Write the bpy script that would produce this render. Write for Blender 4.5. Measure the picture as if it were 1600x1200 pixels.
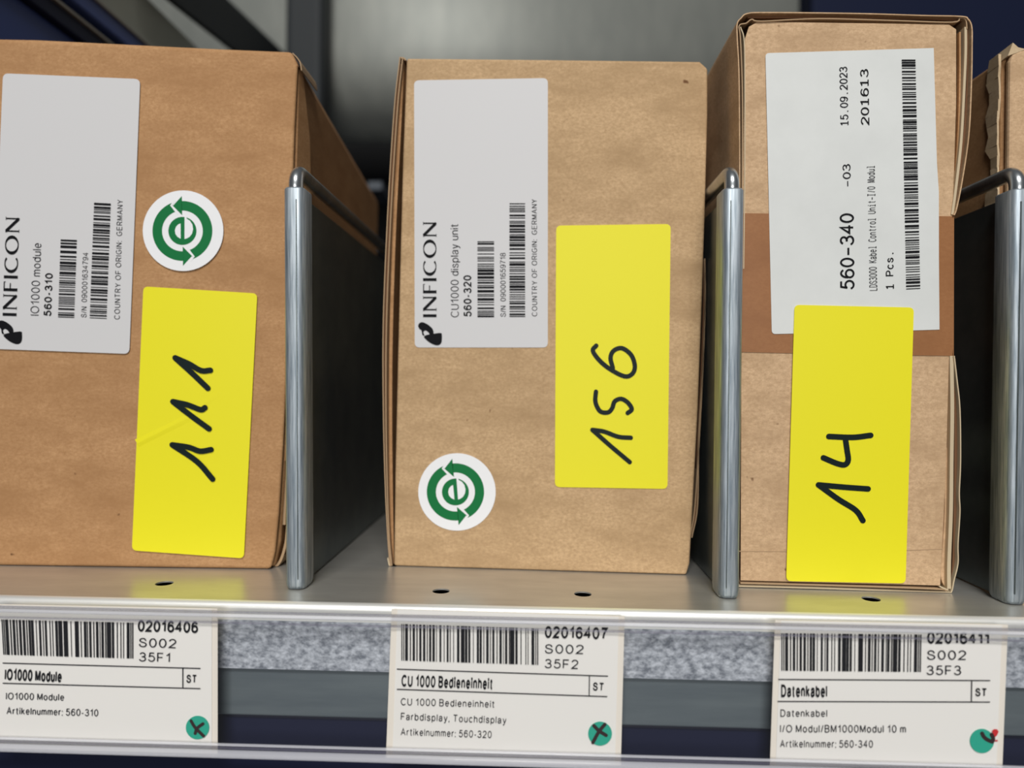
import bpy, bmesh, math, random
from mathutils import Vector, Matrix

for o in list(bpy.data.objects):
    bpy.data.objects.remove(o)
SC = bpy.context.scene
COL = SC.collection

# ------------------------------------------------------------------ camera, world, lights, exposure
F = 1110.0                                   # focal length in pixels of the 1600 x 1200 frame
YAW, PITCH, ROLL = -0.03282, -0.00116, 0.01143
CAM = Vector((0.0, -0.255, 0.07497))         # 25 cm in front of the dividers, 7.5 cm above the shelf
_fw = Vector((math.sin(YAW)*math.cos(PITCH), math.cos(YAW)*math.cos(PITCH), math.sin(PITCH)))
_rt = Vector((math.cos(YAW), -math.sin(YAW), 0.0))
_up = _rt.cross(_fw)
RT = math.cos(ROLL)*_rt + math.sin(ROLL)*_up
UP = -math.sin(ROLL)*_rt + math.cos(ROLL)*_up
FW = _fw
cd = bpy.data.cameras.new('camera')
cd.sensor_fit = 'HORIZONTAL'
cd.sensor_width = 36.0
cd.lens = F/1600*36
cd.clip_start = 0.005
cd.clip_end = 50
cd.dof.use_dof = True
cd.dof.focus_distance = 0.256
cd.dof.aperture_fstop = 5.6
cam = bpy.data.objects.new('camera', cd)
COL.objects.link(cam)
m3 = Matrix((RT, UP, -FW)).transposed()
cam.matrix_world = Matrix.Translation(CAM) @ m3.to_4x4()
SC.camera = cam

SC.view_settings.view_transform = 'Standard'
SC.view_settings.look = 'None'
SC.view_settings.gamma = 1
SC.view_settings.exposure = 0.0
SC.view_settings.use_curve_mapping = False

W = bpy.data.worlds.new('warehouse_air')
SC.world = W
W.use_nodes = True
W.node_tree.nodes['Background'].inputs[0].default_value = (0.82, 0.9, 1.0, 1)
W.node_tree.nodes['Background'].inputs[1].default_value = 0.08


def area(name, loc, aim, sx, sy, power, col=(1, 1, 1)):
    d = bpy.data.lights.new(name, 'AREA')
    d.shape = 'RECTANGLE'
    d.size, d.size_y, d.energy, d.color = sx, sy, power, col
    o = bpy.data.objects.new(name, d)
    COL.objects.link(o)
    o.location = loc
    o.rotation_euler = (Vector(aim)-Vector(loc)).to_track_quat('-Z', 'Y').to_euler()
    return o


# long ceiling lamp over the aisle, behind and above the photographer
area('ceiling_and_fill_light', (0.0, -1.9, 2.0), (0.05, 0.1, 0.1), 1.2, 0.5, 55, (1.0, 0.985, 0.95))
# added fill light low in the aisle, brightens the lower fronts; no lamp there
area('ceiling_and_fill_light', (-0.1, -2.4, 0.35), (0.0, 0.0, 0.05), 1.2, 0.6, 21, (1.0, 0.98, 0.95))


# ------------------------------------------------------------------ pixel rays -> points on real planes
def ray(px, py):
    return RT*((px-800)/F) - UP*((py-600)/F) + FW


def PY(px, py, Y):
    d = ray(px, py)
    return CAM + d*((Y-CAM.y)/d.y)


def PX(px, py, X):
    d = ray(px, py)
    return CAM + d*((X-CAM.x)/d.x)


class Face:
    """A vertical plane through two ground points; maps photo pixels onto it."""
    def __init__(s, a, b):
        s.a = Vector((a[0], a[1], 0))
        t = Vector((b[0]-a[0], b[1]-a[1], 0)).normalized()
        s.n = Vector((t.y, -t.x, 0))            # towards the viewer
        s.t = t

    def __call__(s, px, py, off=0.0):
        d = ray(px, py)
        o = s.a + s.n*off
        return CAM + d*((o-CAM).dot(s.n)/d.dot(s.n))


# ------------------------------------------------------------------ materials
def lin(*c):
    r = []
    for v in c:
        v /= 255.0
        r.append(v/12.92 if v <= 0.04045 else ((v+0.055)/1.055)**2.4)
    return tuple(r)+(1.0,)


def newmat(name):
    m = bpy.data.materials.new(name)
    m.use_nodes = True
    nt = m.node_tree
    return m, nt, nt.nodes['Principled BSDF']


def plain(name, col, rough=0.6, metal=0.0, spec=0.4):
    m, nt, b = newmat(name)
    b.inputs['Base Color'].default_value = col
    b.inputs['Roughness'].default_value = rough
    b.inputs['Metallic'].default_value = metal
    b.inputs['Specular IOR Level'].default_value = spec
    return m


def noise(nt, scale, detail=4.0, stretch=(1, 1, 1), rough=0.55):
    tc = nt.nodes.new('ShaderNodeTexCoord')
    mp = nt.nodes.new('ShaderNodeMapping')
    mp.inputs['Scale'].default_value = stretch
    n = nt.nodes.new('ShaderNodeTexNoise')
    n.inputs['Scale'].default_value = scale
    n.inputs['Detail'].default_value = detail
    n.inputs['Roughness'].default_value = rough
    nt.links.new(tc.outputs['Object'], mp.inputs['Vector'])
    nt.links.new(mp.outputs['Vector'], n.inputs['Vector'])
    return n.outputs['Fac']


def mixc(nt, fac, a, b, lo=0.3, hi=0.7):
    mr = nt.nodes.new('ShaderNodeMapRange')
    mr.inputs['From Min'].default_value = lo
    mr.inputs['From Max'].default_value = hi
    nt.links.new(fac, mr.inputs['Value'])
    mx = nt.nodes.new('ShaderNodeMix')
    mx.data_type = 'RGBA'
    for sock, v in ((mx.inputs[6], a), (mx.inputs[7], b)):
        if isinstance(v, tuple):
            sock.default_value = v
        else:
            nt.links.new(v, sock)
    nt.links.new(mr.outputs['Result'], mx.inputs[0])
    return mx.outputs[2]


def kraft(name, dark, light, speck, band=0.5):
    """Brown corrugated board: fine fibres, faint horizontal flutes, a few dark specks."""
    m, nt, b = newmat(name)
    fib = noise(nt, 700, 8, (1, 1, 1.5), 0.75)
    c = mixc(nt, fib, dark, light, 0.32, 0.68)
    flute = noise(nt, 42, 4, (0.8, 1, 2.0), 0.65)
    d2 = tuple(v*0.955 for v in dark[:3])+(1,)
    c2 = mixc(nt, flute, d2, c, 0.25, 0.25+band)
    sp = noise(nt, 260, 1.0, (1, 1, 1), 0.4)
    c3 = mixc(nt, sp, c2, speck, 0.80, 0.86)
    nt.links.new(c3, b.inputs['Base Color'])
    b.inputs['Roughness'].default_value = 0.78
    b.inputs['Specular IOR Level'].default_value = 0.22
    bp = nt.nodes.new('ShaderNodeBump')
    bp.inputs['Strength'].default_value = 0.12
    bp.inputs['Distance'].default_value = 0.0004
    nt.links.new(flute, bp.inputs['Height'])
    nt.links.new(bp.outputs['Normal'], b.inputs['Normal'])
    return m


def galv(name, dark, light, scale, stretch, rough, metal, lo=0.3, hi=0.7):
    m, nt, b = newmat(name)
    n = noise(nt, scale, 6, stretch, 0.6)
    nt.links.new(mixc(nt, n, dark, light, lo, hi), b.inputs['Base Color'])
    b.inputs['Roughness'].default_value = rough
    b.inputs['Metallic'].default_value = metal
    return m


K1 = kraft('kraft_board_warm', lin(164, 122, 82), lin(206, 163, 119), lin(96, 62, 38), 0.5)
K2 = kraft('kraft_board', lin(172, 141, 104), lin(213, 180, 140), lin(110, 76, 48), 0.35)
K3 = kraft('kraft_board_pale', lin(178, 146, 112), lin(217, 184, 147), lin(112, 80, 54), 0.3)
KE = plain('board_edge', lin(170, 142, 110), 0.85)
KL = plain('board_edge_pale', lin(196, 178, 148), 0.85)
KM = plain('board_medium', lin(112, 78, 52), 0.9)
KI = kraft('kraft_inside', lin(128, 92, 62), lin(148, 108, 76), lin(80, 52, 34), 0.4)
TAPE = kraft('packing_tape', lin(146, 99, 63), lin(158, 110, 72), lin(140, 94, 60), 0.3)
TAPE.node_tree.nodes['Principled BSDF'].inputs['Roughness'].default_value = 0.38
TORN = kraft('torn_board', lin(190, 166, 132), lin(214, 192, 160), lin(140, 108, 76), 0.4)
LABEL = plain('label_paper', lin(207, 206, 207), 0.5)
LABEL2 = galv('label_paper_matt', lin(208, 210, 208), lin(217, 219, 217), 40, (1, 1, 1), 0.55, 0.0)
CARD = plain('ticket_paper', lin(240, 237, 232), 0.6)
SLEEVE = plain('ticket_sleeve', lin(238, 230, 218), 0.5)
YEL = plain('yellow_sticker', lin(234, 225, 22), 0.5)
INK = plain('black_print', lin(14, 14, 18), 0.7, 0.0, 0.15)
GREYINK = plain('grey_print', lin(26, 26, 32), 0.7, 0.0, 0.15)
PEN = plain('marker_ink', lin(6, 24, 24), 0.5, 0.0, 0.2)
BROWNPEN = plain('pen_mark_ink', lin(44, 26, 26), 0.5)
REDPEN = plain('red_pen_ink', lin(205, 38, 44), 0.5)
WHITE = plain('sticker_white', lin(236, 236, 238), 0.45)
GREEN = plain('sticker_green', lin(8, 112, 58), 0.5, 0.0, 0.2)
TEAL = plain('dot_teal', lin(38, 168, 142), 0.5)
STEEL = galv('galvanised_wire', lin(150, 156, 160), lin(190, 194, 196), 120, (1, 1, 0.15), 0.28, 0.9)
SLEEVEM = galv('galvanised_sleeve', lin(118, 130, 140), lin(186, 194, 200), 1400, (1, 1, 0.04), 0.52, 0.75)
PANELM = galv('galvanised_panel', lin(108, 118, 120), lin(128, 136, 136), 60, (1, 1, 1), 0.4, 0.85)
DECKM = galv('galvanised_deck', lin(190, 188, 182), lin(212, 210, 203), 90, (0.3, 1, 1), 0.3, 0.6)
TABM = plain('dull_zinc_tab', lin(70, 76, 84), 0.6)
EDGEM = plain('fold_highlight', lin(250, 250, 247), 0.42, 0.55)  # whiter than the deck, the fold's highlight put into the colour
LIPM = galv('galvanised_lip', lin(112, 118, 128), lin(204, 209, 218), 620, (0.7, 1, 1), 0.6, 0.15, 0.34, 0.68)
BEAMM = galv('grey_beam_steel', lin(106, 116, 122), lin(120, 130, 134), 80, (0.3, 1, 3), 0.4, 0.5)
REARM = galv('rear_sheet', lin(138, 141, 136), lin(150, 152, 146), 60, (1, 1, 0.3), 0.55, 0.3)
SIDEM = galv('side_sheet', lin(150, 153, 142), lin(164, 166, 154), 30, (1, 0.4, 1), 0.6, 0.2)
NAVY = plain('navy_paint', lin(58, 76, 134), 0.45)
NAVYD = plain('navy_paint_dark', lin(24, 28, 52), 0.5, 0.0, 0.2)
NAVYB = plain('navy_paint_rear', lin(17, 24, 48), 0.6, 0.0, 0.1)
EDGE = plain('bare_edge', lin(150, 146, 138), 0.4, 0.4)
DARK = plain('shadow_bar_dark', lin(36, 40, 43), 0.65, 0.1)  # tone of the soft shadow bands, modelled as dark bars
BLACK = plain('gap_shade_black', lin(16, 16, 18), 0.8)  # shade of the open gap as a colour
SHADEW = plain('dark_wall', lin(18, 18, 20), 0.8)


def clear_mat(name, tint, amount, rough=0.08):
    """Clear plastic film: mostly see-through, a thin milky haze and a gloss coat."""
    m = bpy.data.materials.new(name)
    m.use_nodes = True
    nt = m.node_tree
    nt.nodes.remove(nt.nodes['Principled BSDF'])
    out = [n for n in nt.nodes if n.type == 'OUTPUT_MATERIAL'][0]
    tr = nt.nodes.new('ShaderNodeBsdfTransparent')
    pr = nt.nodes.new('ShaderNodeBsdfPrincipled')
    pr.inputs['Base Color'].default_value = tint
    pr.inputs['Roughness'].default_value = rough
    mx = nt.nodes.new('ShaderNodeMixShader')
    mx.inputs[0].default_value = amount
    nt.links.new(tr.outputs[0], mx.inputs[1])
    nt.links.new(pr.outputs[0], mx.inputs[2])
    nt.links.new(mx.outputs[0], out.inputs['Surface'])
    return m


FILM = clear_mat('clear_film', lin(150, 152, 160), 0.02, 0.12)
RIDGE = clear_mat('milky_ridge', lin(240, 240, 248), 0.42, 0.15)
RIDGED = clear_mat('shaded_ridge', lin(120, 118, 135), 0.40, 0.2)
WRAP = clear_mat('glossy_tape_film', lin(190, 140, 96), 0.3, 0.15)


# ------------------------------------------------------------------ mesh building
class MB:
    def __init__(s):
        s.v, s.f, s.m, s.sm, s.mats = [], [], [], [], []

    def mat(s, m):
        if m not in s.mats:
            s.mats.append(m)
        return s.mats.index(m)

    def face(s, pts, m, smooth=False):
        b = len(s.v)
        s.v += [Vector(p) for p in pts]
        s.f.append(list(range(b, b+len(pts))))
        s.m.append(s.mat(m))
        s.sm.append(smooth)

    def loft(s, rings, m, cap=True, closed=True, smooth=False, capm=None):
        b = len(s.v)
        n = len(rings[0])
        for r in rings:
            s.v += [Vector(p) for p in r]
        mi = s.mat(m)
        for i in range(len(rings)-1):
            for j in range(n if closed else n-1):
                k = (j+1) % n
                s.f.append([b+i*n+j, b+i*n+k, b+(i+1)*n+k, b+(i+1)*n+j])
                s.m.append(mi)
                s.sm.append(smooth)
        if cap:
            ci = s.mat(capm) if capm else mi
            s.f.append([b+j for j in reversed(range(n))])
            s.f.append([b+(len(rings)-1)*n+j for j in range(n)])
            s.m += [ci, mi]
            s.sm += [False, False]

    def prism(s, pts, vec, m, capm=None):
        vec = Vector(vec)
        s.loft([pts, [Vector(p)+vec for p in pts]], m, capm=capm)

    def box(s, lo, hi, m):
        x0, y0, z0 = lo
        x1, y1, z1 = hi
        s.loft([[(x0, y0, z0), (x1, y0, z0), (x1, y0, z1), (x0, y0, z1)],
                [(x0, y1, z0), (x1, y1, z0), (x1, y1, z1), (x0, y1, z1)]], m)

    def tube(s, path, r, m, n=16):
        path = [Vector(p) for p in path]
        rings = []
        up = Vector((1, 0, 0))
        for i, p in enumerate(path):
            a = path[max(i-1, 0)]
            c = path[min(i+1, len(path)-1)]
            t = (c-a).normalized()
            u = (up - t*up.dot(t)).normalized()
            w = t.cross(u)
            rr = r[i] if isinstance(r, (list, tuple)) else r
            rings.append([p + (u*math.cos(q)+w*math.sin(q))*rr for q in [2*math.pi*k/n for k in range(n)]])
        s.loft(rings, m, smooth=True)

    def build(s, name, parent=None, root=None, bevel=0.0, seg=2, loc=None):
        me = bpy.data.meshes.new(name)
        if root and root.name.startswith('cardboard_box'):       # nothing sinks into the shelf
            for p in s.v:
                p.z = max(p.z, 0.0002)
        base = root.location.copy() if root else (Vector(loc) if loc else Vector((0, 0, 0)))
        me.from_pydata([tuple(p-base) for p in s.v], [], s.f)
        for m in s.mats:
            me.materials.append(m)
        me.polygons.foreach_set('material_index', s.m)
        me.polygons.foreach_set('use_smooth', s.sm)
        bm = bmesh.new()
        bm.from_mesh(me)
        bmesh.ops.remove_doubles(bm, verts=bm.verts, dist=1e-7)
        bmesh.ops.recalc_face_normals(bm, faces=bm.faces)
        bm.to_mesh(me)
        bm.free()
        o = bpy.data.objects.new(name, me)
        COL.objects.link(o)
        if parent:
            o.parent = parent
        elif loc:
            o.location = base
        if bevel:
            md = o.modifiers.new('round', 'BEVEL')
            md.width = bevel
            md.segments = seg
            md.limit_method = 'ANGLE'
            md.angle_limit = math.radians(40)
        return o


def empty(name, loc, label, cat, group=None):
    o = bpy.data.objects.new(name, None)
    o.empty_display_size = 0.02
    COL.objects.link(o)
    o.location = loc
    tag(o, label, cat, group)
    return o


def tag(o, label, cat, group=None):
    o['label'] = label
    o['category'] = cat
    if group:
        o['group'] = group


# ------------------------------------------------------------------ strokes and lettering
def spline(pts, n=6):
    P = [Vector((p[0], p[1])) for p in pts]
    P = [P[0]*2-P[1]] + P + [P[-1]*2-P[-2]]
    out = []
    for i in range(1, len(P)-2):
        for k in range(n):
            t = k/n
            a, b, c, d = P[i-1], P[i], P[i+1], P[i+2]
            out.append(0.5*((2*b)+(c-a)*t+(2*a-5*b+4*c-d)*t*t+(3*b-a-3*c+d)*t**3))
    out.append(P[-2])
    return [(v.x, v.y) for v in out]


def ribbon(pts, w, closed=False):
    """Quads of a stroke with mitred joints; w is a number or a function of the direction."""
    P = [Vector(p) for p in pts]
    Q = [P[0]]
    for p in P[1:]:
        if (p-Q[-1]).length > 1e-6:
            Q.append(p)
    P = Q
    if len(P) < 2:
        return []
    n = len(P)
    L, R_ = [], []
    for i in range(n):
        a = P[i]-P[i-1] if i > 0 else (P[0]-P[-2] if closed else P[1]-P[0])
        c = P[i+1]-P[i] if i < n-1 else (P[1]-P[0] if closed else P[-1]-P[-2])
        a.normalize()
        c.normalize()
        na = Vector((-a.y, a.x))
        nc = Vector((-c.y, c.x))
        nn = na+nc
        if nn.length < 0.3:
            nn = na
            k = 1.0
        else:
            nn.normalize()
            k = min(1/max(nn.dot(na), 0.3), 2.2)
        ww = w(a+c) if callable(w) else w
        L.append(P[i]+nn*(ww*k/2))
        R_.append(P[i]-nn*(ww*k/2))
    return [[L[i], L[i+1], R_[i+1], R_[i]] for i in range(n-1)]


def arc(cx, cy, rx, ry, a0, a1, n=None):
    n = n or max(4, int(abs(a1-a0)/15))
    return [(cx+rx*math.cos(math.radians(a0+(a1-a0)*i/n)), cy+ry*math.sin(math.radians(a0+(a1-a0)*i/n))) for i in range(n+1)]


X = 0.72
GL = {   # character: (width, strokes); cap height 1, dots are single points
 '0': (.56, [arc(.28, .5, .28, .5, 90, 450)]),
 '1': (.36, [[(.02, .73), (.16, .82), (.3, 1), (.3, 0)]]),
 '2': (.56, [arc(.28, .72, .27, .28, 172, -32)+[(.04, .06), (0, 0), (.56, 0)]]),
 '3': (.56, [arc(.27, .755, .24, .245, 165, -80)+[(.2, .52)], [(.2, .52)]+arc(.27, .265, .29, .265, 85, -168)]),
 '4': (.6, [[(.43, 0), (.43, 1), (0, .31), (.6, .31)]]),
 '5': (.56, [[(.52, 1), (.12, 1), (.05, .5)]+arc(.27, .33, .29, .33, 138, -162)]),
 '6': (.56, [arc(.28, .31, .28, .31, 0, 360), arc(.3, .5, .3, .5, 185, 40)]),
 '7': (.54, [[(0, 1), (.54, 1)]+spline([(.54, 1), (.36, .66), (.24, .33), (.19, 0)])]),
 '8': (.56, [arc(.28, .755, .24, .245, -90, 270), arc(.28, .265, .28, .265, 90, 450)]),
 '9': (.56, [arc(.28, .69, .28, .31, 0, 360), arc(.26, .5, .3, .5, 5, -140)]),
 '-': (.26, [[(0, .36), (.26, .36)]]),
 '/': (.26, [[(0, 0), (.26, 1)]]),
 ':': (.0, [[(0, 0)], [(0, .62)]]),
 '.': (.0, [[(0, 0)]]),
 ',': (.0, [[(0, 0)], [(.03, 0), (-.02, -.16)]]),
 'A': (.7, [[(0, 0), (.35, 1), (.7, 0)], [(.12, .34), (.58, .34)]]),
 'B': (.58, [[(0, 0), (0, 1), (.3, 1)]+arc(.3, .765, .25, .235, 90, -90)+[(0, .53)], [(.3, .53)]+arc(.3, .265, .28, .265, 90, -90)+[(0, 0)]]),
 'C': (.7, [arc(.38, .5, .38, .5, 42, 318)]),
 'D': (.64, [[(0, 0), (0, 1), (.28, 1)]+arc(.28, .5, .36, .5, 90, -90)+[(0, 0)]]),
 'E': (.56, [[(.56, 1), (0, 1), (0, 0), (.57, 0)], [(0, .53), (.52, .53)]]),
 'F': (.52, [[(.52, 1), (0, 1), (0, 0)], [(0, .5), (.46, .5)]]),
 'G': (.72, [arc(.38, .5, .38, .5, 45, 318)+[(.71, .2), (.71, .47), (.42, .47)]]),
 'I': (.0, [[(0, 0), (0, 1)]]),
 'K': (.62, [[(0, 0), (0, 1)], [(.58, 1), (0, .38)], [(.2, .6), (.62, 0)]]),
 'L': (.48, [[(0, 1), (0, 0), (.48, 0)]]),
 'M': (.72, [[(0, 0), (0, 1)], [(.72, 0), (.72, 1)], [(.02, 1), (.36, .05)], [(.70, 1), (.36, .05)]]),
 'N': (.6, [[(0, 0), (0, 1)], [(.02, 1), (.58, 0)], [(.6, 0), (.6, 1)]]),
 'O': (.78, [arc(.39, .5, .39, .5, 90, 450)]),
 'P': (.58, [[(0, 0), (0, 1), (.32, 1)]+arc(.32, .74, .26, .26, 90, -90)+[(0, .48)]]),
 'R': (.62, [[(0, 0), (0, 1), (.34, 1)]+arc(.34, .745, .25, .255, 90, -90)+[(0, .49)], [(.32, .49), (.62, 0)]]),
 'S': (.6, [spline([(.56, .72), (.47, .93), (.29, 1), (.1, .92), (.04, .74), (.14, .59), (.32, .52), (.5, .44), (.6, .27), (.5, .06), (.3, 0), (.09, .08), (0, .31)], 4)]),
 'T': (.62, [[(0, 1), (.62, 1)], [(.31, 1), (.31, 0)]]),
 'U': (.6, [[(0, 1)]+arc(.3, .33, .3, .33, 180, 360)+[(.6, 1)]]),
 'Y': (.64, [[(0, 1), (.32, .43), (.64, 1)], [(.32, .43), (.32, 0)]]),
 'a': (.47, [spline([(.02, .52), (.08, .67), (.24, .72), (.4, .66), (.43, .5)], 4)+[(.43, .12), (.47, 0)],
             spline([(.43, .43), (.25, .39), (.06, .32), (0, .17), (.06, .04), (.18, 0), (.35, .07), (.43, .24)], 3)]),
 'b': (.48, [[(0, 0), (0, 1)], arc(.24, .36, .24, .36, 180, 540)]),
 'c': (.46, [arc(.25, .36, .25, .36, 42, 318)]),
 'd': (.48, [[(.48, 0), (.48, 1)], arc(.24, .36, .24, .36, 0, 360)]),
 'e': (.49, [[(.01, .37), (.49, .37)]+arc(.25, .36, .24, .36, 2, 322)]),
 'h': (.44, [[(0, 0), (0, 1)], [(0, .4)]+arc(.22, .47, .22, .25, 180, 0)+[(.44, 0)]]),
 'i': (.0, [[(0, 0), (0, X)], [(0, .93)]]),
 'k': (.44, [[(0, 0), (0, 1)], [(.41, X), (0, .3)], [(.16, .45), (.44, 0)]]),
 'l': (.0, [[(0, 0), (0, 1)]]),
 'm': (.72, [[(0, 0), (0, X)], [(0, .4)]+arc(.18, .49, .18, .23, 180, 0)+[(.36, 0)], [(.36, .4)]+arc(.54, .49, .18, .23, 180, 0)+[(.72, 0)]]),
 'n': (.44, [[(0, 0), (0, X)], [(0, .4)]+arc(.22, .47, .22, .25, 180, 0)+[(.44, 0)]]),
 'o': (.5, [arc(.25, .36, .25, .36, 90, 450)]),
 'p': (.48, [[(0, -.28), (0, X)], arc(.24, .36, .24, .36, 180, 540)]),
 'r': (.25, [[(0, 0), (0, X)], [(0, .38)]+arc(.22, .44, .22, .28, 180, 75)]),
 's': (.44, [spline([(.41, .52), (.33, .68), (.21, X), (.07, .66), (.03, .53), (.12, .42), (.25, .37), (.38, .3), (.43, .19), (.36, .05), (.21, 0), (.06, .06), (0, .21)], 3)]),
 't': (.26, [[(.1, .94), (.1, .13), (.15, .02), (.26, 0)], [(-.04, X), (.27, X)]]),
 'u': (.44, [[(0, X)]+arc(.22, .25, .22, .25, 180, 360)+[(.44, X)], [(.44, X), (.44, 0)]]),
 'y': (.46, [[(0, X), (.23, 0)], [(.46, X), (.21, -.1), (.12, -.26), (0, -.25)]]),
}
MONO = dict(GL)
MONO['1'] = (.5, [[(.02, .82), (.25, 1), (.25, 0)], [(.0, 0), (.5, 0)]])
MONO['I'] = (.4, [[(.2, 0), (.2, 1)], [(0, 0), (.4, 0)], [(0, 1), (.4, 1)]])
MONO['i'] = (.4, [[(.03, X), (.2, X), (.2, 0)], [(0, 0), (.4, 0)], [(.2, .95)]])
MONO['-'] = (.5, [[(0, .4), (.5, .4)]])
MONO['l'] = (.4, [[(.03, 1), (.2, 1), (.2, 0)], [(0, 0), (.4, 0)]])


def layout(txt, t, mono=False, gap=.17):
    """Quads of a line of text in units of its cap height, and the length of the line."""
    q = []
    x = 0.0
    G = MONO if mono else GL
    for ch in txt:
        if ch == ' ':
            x += .78 if mono else .36
            continue
        w, st = G[ch]
        if mono:
            sx = .54/max(w, .54)
            off = x+(.54-w*sx)/2+t/2
        else:
            sx = 1.0
            off = x+t/2
        for s in st:
            pts = [(off+p[0]*sx, t/2+p[1]*(1-t)) for p in s]
            if len(pts) == 1:
                cx, cy = pts[0]
                h = t*.58
                q.append([Vector(v) for v in ((cx-h, cy-h), (cx+h, cy-h), (cx+h, cy+h), (cx-h, cy+h))])
            else:
                q += ribbon(pts, t, pts[0] == pts[-1])
        x += (.78 if mono else w+t+gap)
    return q, x-(.24 if mono else gap)


def put_text(mb, S, txt, a, b, cap, t=.13, off=0.0004, m=None, mono=False, gap=.17):
    """Write txt along the baseline pixel a -> pixel b, cap pixels tall, on surface S."""
    q, ln = layout(txt, t, mono, gap)
    ax, ay = a
    bx, by = b
    ux, uy = (bx-ax)/ln, (by-ay)/ln
    l = math.hypot(bx-ax, by-ay)
    vx, vy = (by-ay)/l*cap, -(bx-ax)/l*cap
    for f in q:
        mb.face([S(ax+p.x*ux+p.y*vx, ay+p.x*uy+p.y*vy, off) for p in f], m or INK)


def put_strokes(mb, S, strokes, w, off, m, taper=True):
    """Pen strokes given as pixel paths, round ended."""
    for k, st in enumerate(strokes):
        st = spline(st, 5) if len(st) > 2 else st
        for f in ribbon(st, w):
            mb.face([S(p.x, p.y, off+k*2e-6) for p in f], m)
        for p in (st[0], st[-1]):
            mb.face([S(p[0]+w/2*math.cos(a), p[1]+w/2*math.sin(a), off+(k+20)*2e-6) for a in [i*math.pi/8 for i in range(16)]], m)


def put_bars(mb, S, quad, seed, n, off, vertical_bars=False, m=None):
    """A bar code inside the pixel quad (TL, TR, BR, BL); bars lie across unless vertical_bars."""
    rnd = random.Random(seed)
    tl, tr, br, bl = quad
    ws = []
    for i in range(n):
        ws.append(rnd.choice([1, 1, 1, 1, 2, 2, 3]))
        ws.append(rnd.choice([1, 1, 1.5, 2, 2, 3]))
    ws = ws[:-1]
    tot = sum(ws)
    x = 0
    L = lambda p, q, s: (p[0]+(q[0]-p[0])*s, p[1]+(q[1]-p[1])*s)
    for i, w in enumerate(ws):
        if i % 2 == 0:
            s0, s1 = x/tot, (x+w)/tot
            if vertical_bars:
                pts = [L(tl, tr, s0), L(tl, tr, s1), L(bl, br, s1), L(bl, br, s0)]
            else:
                pts = [L(tl, bl, s0), L(tr, br, s0), L(tr, br, s1), L(tl, bl, s1)]
            mb.face([S(p[0], p[1], off) for p in pts], m or INK)
        x += w


def rounded(corners, r, n=5):
    """Pixel polygon with rounded corners; r is one radius or one per corner."""
    out = []
    k = len(corners)
    for i, c in enumerate(corners):
        rr = r[i] if isinstance(r, (list, tuple)) else r
        c = Vector(c)
        if rr <= 0:
            out.append(tuple(c))
            continue
        a = Vector(corners[i-1])-c
        b = Vector(corners[(i+1) % k])-c
        p0 = c+a.normalized()*rr
        p1 = c+b.normalized()*rr
        for j in range(n+1):
            t = j/n
            out.append(tuple(p0*(1-t)**2+c*2*t*(1-t)+p1*t*t))
    return out


def sheet(S, px, off, thick, m, name, parent, root, extra=None):
    mb = MB()
    pts = [S(p[0], p[1], off) for p in px]
    mb.prism(pts, S.n*(-thick), m)
    if extra:
        extra(mb)
    return mb.build(name, parent, root)


# ------------------------------------------------------------------ the room behind
mb = MB()
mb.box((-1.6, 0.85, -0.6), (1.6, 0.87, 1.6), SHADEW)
o = mb.build('wall_back')
o['kind'] = 'structure'
tag(o, 'dark wall in deep shade behind the steel rack', 'wall')

# ------------------------------------------------------------------ the rack that carries the shelf
LIPY = -0.0183
rack = empty('storage_rack', (0, 0.2, -0.12), 'steel storage rack with navy blue frame and grey sheet walls behind the boxes', 'rack')
YB = 0.445
mb = MB()
zlow = PY(560, 168, YB).z
x0, x1 = PY(440, 60, YB).x, PY(1248, 60, YB).x
RB = 0.075  # lower edge curls under, a shape added to fade the sheet dark
prof = [(YB, 0.62)]+[(YB+RB-RB*math.cos(a), zlow+RB*0.85-RB*math.sin(a)) for a in [i*math.pi/24 for i in range(13)]]+[(YB+RB, 0.62)]
xl_ = PY(60, 40, YB).x
mb.loft([[(xl_, y, z) for y, z in prof], [(x1, y, z) for y, z in prof]], REARM, smooth=True)
o = mb.build('rear_panel', rack, rack)
o.data.polygons.foreach_set('use_smooth', [len(p.vertices) == 4 and abs(p.normal.z) < 0.99 and p.normal.y < 0.5 for p in o.data.polygons])
mb = MB()
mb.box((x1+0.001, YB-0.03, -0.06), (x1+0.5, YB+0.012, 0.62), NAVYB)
mb.build('rear_navy_panel', rack, rack, 0.004)
mb = MB()
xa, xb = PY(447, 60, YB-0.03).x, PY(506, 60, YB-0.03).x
mb.box((xa, YB-0.035, -0.06), (xb, YB-0.002, 0.62), DARK)  # dark bar in place of a soft vertical shadow on the rear sheet
mb.build('upright_shadow_bar', rack, rack, 0.006, 3)
XS = x0-0.002


def side_z(px):
    return PX(px, 0, XS)


def side_run(name, pa, pb, m, dx, bev=0.001):
    """A rail on the left side wall running front to back between two pixel heights on the top edge."""
    za, zb = side_z(pa).z, side_z(pb).z
    mb = MB()
    mb.box((XS-0.03, -0.02, za), (XS+dx, YB-0.001, zb), m)
    return mb.build(name, rack, rack, bev)


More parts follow.
